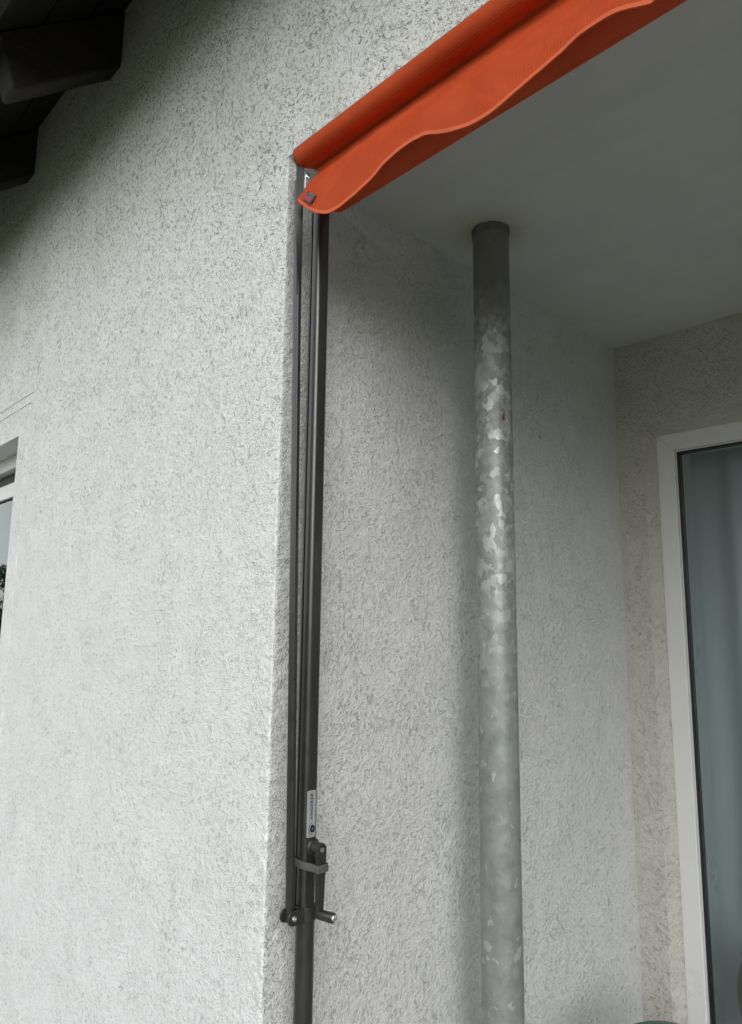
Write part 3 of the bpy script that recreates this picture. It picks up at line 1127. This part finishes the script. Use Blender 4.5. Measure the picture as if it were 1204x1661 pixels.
# grey rubber strap holding the crank against the post
bm = bmesh.new()
loop = []
ctrl = [(PXc - 0.0155, PYc - 0.010), (PXc - 0.0110, PYc - 0.0180), (PXc + 0.004, PYc - 0.0188), (PXc + 0.015, PYc - 0.0165), (CX - 0.004, CYc - 0.0118),
        (CX + 0.0066, CYc - 0.0106), (CX + 0.0078, CYc - 0.006), (CX + 0.0078, CYc + 0.006), (CX + 0.0062, CYc + 0.0106), (CX - 0.006, CYc + 0.0112),
        (PXc + 0.006, PYc + 0.0130), (PXc - 0.008, PYc + 0.0130), (PXc - 0.0155, PYc + 0.004)]
n = len(ctrl)
for i in range(n * 4):
    k, t = i // 4, (i % 4) / 4
    p0, p1, p2, p3 = [Vector((*ctrl[(k + q) % n], 0)) for q in (-1, 0, 1, 2)]
    p = 0.5 * ((2 * p1) + (-p0 + p2) * t + (2 * p0 - 5 * p1 + 4 * p2 - p3) * t * t + (-p0 + 3 * p1 - 3 * p2 + p3) * t ** 3)
    loop.append(p)
cen = Vector((PXc + 0.01, PYc, 0))
SZ = 1.283
sec = []
for p in loop:
    d = (p - cen)
    d.z = 0
    d.normalize()
    zz = SZ - (p.x - PXc) * 0.10
    sec.append([bm.verts.new((p.x + d.x * o_, p.y + d.y * o_, zz + h_)) for o_, h_ in ((0, -0.006), (0.0018, -0.0055), (0.0024, 0), (0.0018, 0.0055), (0, 0.006))])
nn = len(sec)
for i in range(nn):
    a, b = sec[i], sec[(i + 1) % nn]
    for q in range(5):
        bm.faces.new((a[q], a[(q + 1) % 5], b[(q + 1) % 5], b[q]))
link('strap', bm, 'rubber', aw, smooth_sh=True, angle=50)

# maker's sticker on the face of the post towards the recess opening, text reading upwards
SX = PXc + 0.01375 + 0.0005     # +x face of the profile


def face_pt(u, z, lift):
    """u: along the profile surface from the outer-right arris towards +y; wraps the rounded corner"""
    r = 0.0075
    wx, wy = 0.0285, 0.0275
    cxn, cyn = PXc + wx / 2 - r, PYc - 0.003 - wy / 2 + r
    s0 = r * math.pi / 2
    if u < 0:            # still on the outer face
        return Vector((cxn + u, cyn - r - lift, z))
    if u < s0:
        t = u / r
        return Vector((cxn + (r + lift) * math.sin(t), cyn - (r + lift) * math.cos(t), z))
    return Vector((cxn + r + lift, cyn + (u - s0), z))


STZ0, STZ1 = 1.321, 1.392
bm = bmesh.new()
g = []
U0, U1 = 0.0085, 0.0255
rr = 0.0022
for i in range(17):
    u = U0 + (U1 - U0) * i / 16
    e = min(u - U0, U1 - u)
    inset = rr - math.sqrt(max(0, rr * rr - (rr - min(e, rr)) ** 2))
    g.append([bm.verts.new(face_pt(u, STZ0 + inset + (STZ1 - STZ0 - 2 * inset) * j / 3, 0.0004)) for j in range(4)])
for a, b in zip(g, g[1:]):
    for j in range(3):
        bm.faces.new((a[j], b[j], b[j + 1], a[j + 1]))
sticker = link('sticker', bm, 'sticker', aw, smooth_sh=True, angle=0, label='silver sticker lettered ANGERER in black')


def text_mesh(body, size):
    cu = bpy.data.curves.new('t', 'FONT')
    cu.body = body
    cu.size = size
    cu.align_x = 'LEFT'
    cu.align_y = 'BOTTOM_BASELINE' if False else 'BOTTOM'
    cu.space_character = 1.12
    cu.offset = size * 0.018
    ob = bpy.data.objects.new('t', cu)
    COL.objects.link(ob)
    dg = bpy.context.evaluated_depsgraph_get()
    me = bpy.data.meshes.new_from_object(ob.evaluated_get(dg))
    bpy.data.objects.remove(ob)
    return me


me = text_mesh('ANGERER', 0.0072)
xsv = [v.co.x for v in me.vertices]
ysv = [v.co.y for v in me.vertices]
xa, xb, yb_, yt_ = min(xsv), max(xsv), min(ysv), max(ysv)
bm = bmesh.new()
bm.from_mesh(me)
for v in bm.verts:
    tx = (v.co.x - xa) / (xb - xa)
    ty = (v.co.y - yb_) / (yt_ - yb_)
    z = 1.3475 + tx * 0.0405
    u = 0.0195 - ty * 0.0048
    v.co = face_pt(u, z, 0.0007)
link('lettering', bm, 'print', sticker)
bm = bmesh.new()
# round emblem: thin ring open arc and solid dark disc
cz_, cu_ = 1.3335, 0.0195


def disc(bm, r_in, r_out, a0, a1, n=40):
    pr = None
    for i in range(n + 1):
        t = math.radians(a0 + (a1 - a0) * i / n)
        p = [bm.verts.new(face_pt(cu_ + r * math.cos(t), cz_ + r * 1.15 * math.sin(t), 0.0007)) for r in (r_in, r_out)]
        if pr:
            bm.faces.new((pr[0], pr[1], p[1], p[0]))
        pr = p


disc(bm, 0.0072, 0.0078, 95, 265)
disc(bm, 0.0012, 0.0052, 0, 360)
link('emblem', bm, 'print', sticker)

# roller with wound cloth
DY, DZ, DR = 0.050, 2.444, 0.040
bm = bmesh.new()
seg = 48
g = []
nx = 160
for j in range(nx + 1):
    x = 0.070 + (AX1 - 0.070) * j / nx
    row = []
    for i in range(seg):
        t = 2 * math.pi * i / seg
        r = DR * (1 + 0.012 * noise.noise(Vector((x * 3, math.cos(t), math.sin(t)))))
        row.append(bm.verts.new((x, DY + r * math.cos(t), DZ + r * math.sin(t))))
    g.append(row)
for a, b in zip(g, g[1:]):
    for i in range(seg):
        bm.faces.new((a[i], a[(i + 1) % seg], b[(i + 1) % seg], b[i]))
bm.faces.new(g[0])
bm.faces.new(g[-1])
link('cloth_roll', bm, 'fabric', aw, smooth_sh=True, label='wound orange cloth in shade under the ceiling')
# roller bearing plate and bracket
bm = bmesh.new()
lathe(bm, [(0.030, 0), (0.034, 0.003), (0.034, 0.006), (0.012, 0.007)], (0.0605, DY, DZ), (1, 0, 0), 32)
link('roller_cap', bm, 'cream_cast', aw, smooth_sh=True, label='cream round end cap of the cloth roller')
link('wall_bracket', boxm((0.0, DY - 0.012, DZ + 0.008), (0.0600, DY + 0.02, DZ + 0.03)), 'darkplast', aw, bevel=0.003)

# cloth over the front bar: sheet running roll -> bar -> valance
BY, BZ, BR = -0.0200, 2.4775, 0.0180


def sheet_profile(hemz, x):
    """list of (y,z) from the roll over the bar, into the crease, down the valance to the hem"""
    pts = [(0.045, DZ + DR + 0.0006), (0.02, 2.4895), (0.0, 2.4942)]
    for i in range(15):
        t = math.radians(84 + 208 * i / 14)
        pts.append((BY + BR * math.cos(t), BZ + BR * math.sin(t)))
    k = len(pts)
    y0, z0 = pts[-1]
    top = (y0 + 0.016, z0 + 0.003)
    pts.append(top)
    w1 = 0.004 * noise.noise(Vector((x * 5, 1.3, 0)))
    w2 = 0.006 * noise.noise(Vector((x * 7, 4.3, 0)))
    ctrl_ = [(top[0], top[1]), (-0.001 + w1 * 0.5, 2.446), (-0.019 + w1, 2.416), (-0.034 + w1 * .6 + w2 * 0.3, 2.388), (-0.039 + w2 * .4, 2.355), (-0.040, 2.312)]
    # resample down to hemz
    nseg = 22
    for i in range(1, nseg + 1):
        f = i / nseg
        z = top[1] + (hemz - top[1]) * f
        for a, b in zip(ctrl_, ctrl_[1:]):
            if a[1] >= z >= b[1]:
                q = (a[1] - z) / (a[1] - b[1])
                q = q
                yv = a[0] + (b[0] - a[0]) * q
                break
        else:
            yv = ctrl_[-1][0]
        # curl of the hem outwards, changing along the length
        cu = 0.007 * noise.noise(Vector((x * 7, 9.1, 0))) * f * f + 0.0022 * noise.noise(Vector((x * 14 + z * 20, z * 22, 3.0))) * math.sin(math.pi * min(1, f + .15)) + 0.0012 * noise.noise(Vector((x * 34 + z * 30, z * 30, 8.0)))
        pts.append((yv + cu, z))
    return pts


hem_pts = [(0.0786, 2.3800), (0.0900, 2.3690), (0.1055, 2.3554), (0.1310, 2.3339), (0.1601, 2.3177), (0.1787, 2.3150), (0.1967, 2.3156),
           (0.2302, 2.3195), (0.2650, 2.3260), (0.2917, 2.3398), (0.3201, 2.3473), (0.3489, 2.3508), (0.3795, 2.3458), (0.4042, 2.3329),
           (0.4271, 2.3230), (0.4590, 2.3140), (0.4819, 2.3118), (0.5014, 2.3125), (0.5360, 2.3210), (0.5582, 2.3274), (0.5793, 2.3310),
           (0.6200, 2.3406), (0.6532, 2.3429), (0.6727, 2.3400), (0.6927, 2.3324), (0.7173, 2.3234)]


def hem_z(x):
    if x <= hem_pts[0][0]:
        return hem_pts[0][1]
    xx = x
    while xx > 0.7173:
        xx -= 0.3354
    for a, b in zip(hem_pts, hem_pts[1:]):
        if a[0] <= xx <= b[0]:
            t = (xx - a[0]) / (b[0] - a[0])
            return a[1] + (b[1] - a[1]) * t
    return 2.33


def hem_s(x):
    return (hem_z(x - 0.008) + hem_z(x) * 2 + hem_z(x + 0.008)) / 4 if x > 0.1 else hem_z(x)


bm = bmesh.new()
g = []
xsamp = [0.0786 + 0.0035 * i for i in range(12)] + [0.1206 + 0.006 * i for i in range(170)]
x = xsamp[-1] + 0.02
while x < AX1:
    xsamp.append(x)
    x += 0.02
for j, x in enumerate(xsamp):
    pf = sheet_profile(hem_s(x), x)
    row = []
    for i, (y, z) in enumerate(pf):
        xo = 0.0
        if j < 12:     # left end: cut slightly askew, bar part starts further left
            f = min(1, max(0, (i - 17) / 4))
            xo = -(1 - j / 11.0) * 0.0135 * (1 - f) + (1 - j / 11.0) * f * (0.010 - 0.014 * max(0, min(1, (i - 18) / 22.0)))
        row.append(bm.verts.new((x + xo, y, z)))
    g.append(row)
for a, b in zip(g, g[1:]):
    for i in range(len(a) - 1):
        bm.faces.new((a[i], a[i + 1], b[i + 1], b[i]))
cloth = link('valance_cloth', bm, 'fabric', aw, smooth_sh=True, angle=0, label='orange valance with a wavy lower edge over the front bar')
md = cloth.modifiers.new('sol', 'SOLIDIFY')
md.thickness = 0.0009
md.offset = 0
# hem tape
bm = bmesh.new()
g = []
for j, x in enumerate(xsamp):
    pf = sheet_profile(hem_s(x), x)
    y, z = pf[-1]
    y2, z2 = pf[-2]
    d = Vector((0, y2 - y, z2 - z)).normalized()
    nrm = Vector((0, -d.z, d.y))
    if nrm.y > 0:
        nrm = -nrm
    c = Vector((x, y, z))
    g.append([bm.verts.new(c + q) for q in (nrm * 0.0008 + d * 0.0056, nrm * 0.0010 - d * 0.0004, -nrm * 0.0010 - d * 0.0004, -nrm * 0.0008 + d * 0.0056)])
for a, b in zip(g, g[1:]):
    for i in range(4):
        bm.faces.new((a[i], a[(i + 1) % 4], b[(i + 1) % 4], b[i]))
bm.faces.new(g[0])
bm.faces.new(g[-1])
link('hem_tape', bm, 'tape', cloth, smooth_sh=True, angle=60)
# front bar and its end cap
bm = bmesh.new()
cyl(bm, (0.062, BY, BZ), (AX1, BY, BZ), BR - 0.0012, seg=32)
link('front_bar', bm, 'bronze', aw, smooth_sh=True)
bm = bmesh.new()
lathe(bm, [(0.004, 0), (0.012, 0.0008), (0.0150, 0.003), (0.0160, 0.012)], (0.0570, BY, BZ), (1, 0, 0), 32)
link('end_cap', bm, 'darkplast', aw, smooth_sh=True)

# little folded fabric label sewn to the valance near its left corner
tx_, tz_ = 0.1165, 2.367
bm = bmesh.new()
pf = sheet_profile(hem_s(tx_), tx_)
ty_ = min(pf, key=lambda p: abs(p[1] - tz_) if p[0] < 0 and p[1] < 2.44 else 9)[0]
lab = []
rot = Matrix.Rotation(math.radians(41), 4, 'Y')


def tagbox(w, h, y0, y1, cz=0.0):
    bm = bmesh.new()
    box(bm, (-w / 2, y0, cz - h / 2), (w / 2, y1, cz + h / 2))
    bmesh.ops.transform(bm, matrix=Matrix.Translation((tx_, ty_, tz_)) @ Matrix.Rotation(math.radians(-16), 4, 'X') @ rot, verts=bm.verts)
    return bm


lbl = link('fabric_label', tagbox(0.0370, 0.0165, -0.0045, -0.0012), 'tag_dark', cloth, bevel=0.0006, label='small wine red and silver label')
rebase(aw)
bm = tagbox(0.0330, 0.0086, -0.0050, -0.0044, -0.0030)
bm2 = tagbox(0.0345, 0.0024, -0.0052, -0.0044, 0.0054)
o1 = link('label_print', bm, 'tag_red', cloth)
o2 = link('silver_line', bm2, 'zinc', cloth)

# ------------------------------------------------------------------ green chair
CH = (0.335, 0.77)
yawc = math.radians(-25)
chair = thing('garden_chair', 'green plastic garden chair whose rounded back top shows at the bottom edge', 'chair', (CH[0], CH[1], 0))
chair.rotation_euler.z = yawc
SH = 0.42


def slab(pts_xy, z0, z1):
    bm = bmesh.new()
    prism(bm, pts_xy, 'z', z0, z1)
    return bm


link('seat', slab([(-0.10, -0.20), (-0.08, 0.20), (0.33, 0.24), (0.36, 0.15), (0.36, -0.15), (0.33, -0.24)], SH - 0.008, SH + 0.008), 'chair', chair, bevel=0.006)
# backrest rim: an arch, tilted back
arch = []
for i in range(33):
    t = math.pi * i / 32
    w = 0.225
    yy = w * math.cos(t)
    zz = 0.594 + 0.225 * math.sin(t) ** 0.8 if 0 < i < 32 else 0.594
    arch.append((yy, zz))
arch = [(0.20, SH)] + arch + [(-0.20, SH)]


def back_x(z):
    return -0.08 - (z - SH) * 0.14


bm = bmesh.new()
g = []
for i, (yy, zz) in enumerate(arch):
    a = arch[max(0, i - 1)]
    b = arch[min(len(arch) - 1, i + 1)]
    tdir = Vector((b[0] - a[0], b[1] - a[1])).normalized()
    nr = Vector((-tdir.y, tdir.x))
    c = Vector((back_x(zz), yy, zz))
    g.append([bm.verts.new(c + Vector((dx, nr.x * dn, nr.y * dn))) for dx, dn in ((-0.012, -0.018), (0.012, -0.018), (0.014, 0.010), (0.0, 0.018), (-0.014, 0.010))])
for a, b in zip(g, g[1:]):
    for i in range(5):
        bm.faces.new((a[i], a[(i + 1) % 5], b[(i + 1) % 5], b[i]))
bm.faces.new(g[0])
bm.faces.new(g[-1])
link('backrest_rim', bm, 'chair', chair, smooth_sh=True, angle=60)
for yy in (-0.13, -0.065, 0.0, 0.065, 0.13):
    zt = 0.604 + 0.21 * math.sqrt(max(0, 1 - (yy / 0.225) ** 2))
    bm = bmesh.new()
    for w in (0,):
        a = [bm.verts.new((back_x(SH) + dx, yy + dy, SH)) for dx, dy in ((-.004, -.02), (.004, -.02), (.004, .02), (-.004, .02))]
        b = [bm.verts.new((back_x(zt) + dx, yy + dy, zt)) for dx, dy in ((-.004, -.02), (.004, -.02), (.004, .02), (-.004, .02))]
        for i in range(4):
            bm.faces.new((a[i], a[(i + 1) % 4], b[(i + 1) % 4], b[i]))
        bm.faces.new(a)
        bm.faces.new(b)
    link('backrest_slat', bm, 'chair', chair, bevel=0.002)
for sx, sy in ((-0.07, -1), (-0.07, 1), (0.31, -1), (0.31, 1)):
    bm = bmesh.new()
    cyl(bm, (sx, sy * 0.205, SH), (sx + (-0.05 if sx < 0 else 0.03), sy * 0.235, 0.002), 0.024, 0.016, 12)
    link('leg', bm, 'chair', chair, smooth_sh=True)
for sy in (-1, 1):
    bm = bmesh.new()
    box(bm, (-0.11, sy * 0.235 - 0.022, 0.63), (0.26, sy * 0.235 + 0.022, 0.648))
    cyl(bm, (0.24, sy * 0.235, 0.63), (0.30, sy * 0.225, SH), 0.016, 0.018, 12)
    link('armrest', bm, 'chair', chair, bevel=0.003)

# ------------------------------------------------------------------ vase on a stand inside the room
bm = bmesh.new()
VX, VY = 0.245, Y1 + 0.138
VZ = 0.60
lathe(bm, [(0.025, 0), (0.036, 0.02), (0.044, 0.07), (0.050, 0.12), (0.046, 0.165), (0.036, 0.195), (0.028, 0.21), (0.034, 0.22)], (VX, VY, VZ + 0.001), (0, 0, 1), 40)
tag(link('vase', bm, 'vase', smooth_sh=True), 'round brown vase behind the lower patio door glass', 'vase')
st_ = thing('plant_stand', 'small white stand under the brown vase behind the patio door', 'stand', (VX, VY, 0.02))
bm = bmesh.new()
lathe(bm, [(0.048, VZ - 0.02), (0.048, VZ)], (VX, VY, 0), (0, 0, 1), 32)
link('stand_top', bm, 'pvc', st_)
for i in range(3):
    t = 2 * math.pi * i / 3 + 0.4
    bm = bmesh.new()
    cyl(bm, (VX + 0.036 * math.cos(t), VY + 0.036 * math.sin(t), VZ - 0.02), (VX + 0.042 * math.cos(t), VY + 0.042 * math.sin(t), 0.021), 0.011, 0.009, 10)
    link('leg', bm, 'pvc', st_)
rebase(st_)


# ------------------------------------------------------------------ trees across the garden (mirrored in the panes)
def tree(x, y, h, w, label, seed):
    rnd = random.Random(seed)
    t = thing('tree', label, 'tree', (x, y, -0.06), 'trees across the garden mirrored in the window')
    bm = bmesh.new()
    cyl(bm, (0, 0, 0), (0.1, 0, h * 0.55), 0.16, 0.08, 10)
    for i in range(7):
        a = rnd.uniform(0, 6.28)
        z0 = h * rnd.uniform(0.3, 0.55)
        cyl(bm, (0.05, 0, z0), (math.cos(a) * w * 0.4, math.sin(a) * w * 0.4, z0 + h * 0.3), 0.06, 0.02, 6)
    link('trunk', bm, 'bark', t)
    vs, fs = [], []
    clumps = []
    for i in range(26):
        a = rnd.uniform(0, 6.28)
        r = w * 0.5 * math.sqrt(rnd.random())
        zc = h * rnd.uniform(0.32, 0.95)
        clumps.append((r * math.cos(a) * (1.2 - zc / h * 0.7), r * math.sin(a) * (1.2 - zc / h * 0.7), zc, rnd.uniform(0.35, 0.75) * w * 0.3))
    for cx, cy, cz, cr in clumps:
        for j in range(150):
            d = Vector((rnd.gauss(0, 1), rnd.gauss(0, 1), rnd.gauss(0, 0.8))).normalized() * cr * (rnd.random() ** 0.4)
            c = Vector((cx, cy, cz)) + d
            q = Euler((rnd.uniform(0, 6), rnd.uniform(0, 6), rnd.uniform(0, 6))).to_quaternion()
            s = rnd.uniform(0.06, 0.13)
            k = len(vs)
            for p in ((-s, 0, 0), (0, -s * .5, 0), (s, 0, 0), (0, s * .5, 0)):
                vs.append(c + q @ Vector(p))
            fs.append((k, k + 1, k + 2, k + 3))
    me = bpy.data.meshes.new('crown')
    me.from_pydata([tuple(v) for v in vs], [], fs)
    me.materials.append(M['leaf'])
    o = bpy.data.objects.new('crown', me)
    COL.objects.link(o)
    o.parent = t
    return t


for i, (x, y, h, w, lb) in enumerate(((-34, -13, 5.4, 5.0, 'broad green tree mirrored lowest in the left window pane'),
                                      (-31, -17, 4.6, 4.0, 'smaller tree beside the broad one mirrored in the left window'),
                                      (-28, -8.5, 3.8, 3.6, 'low bushy tree nearest the house line, mirrored in the left window'),
                                      (-12, -24, 6.5, 5.5, 'tall green tree across the lawn mirrored in the patio door'),
                                      (-7, -26, 5.8, 5.0, 'rounder tree to the right of the tall one in the patio door'),
                                      (-17, -22, 5.2, 5.0, 'wide tree left of the tall one across the lawn'))):
    tree(x, y, h, w, lb, 20 + i)
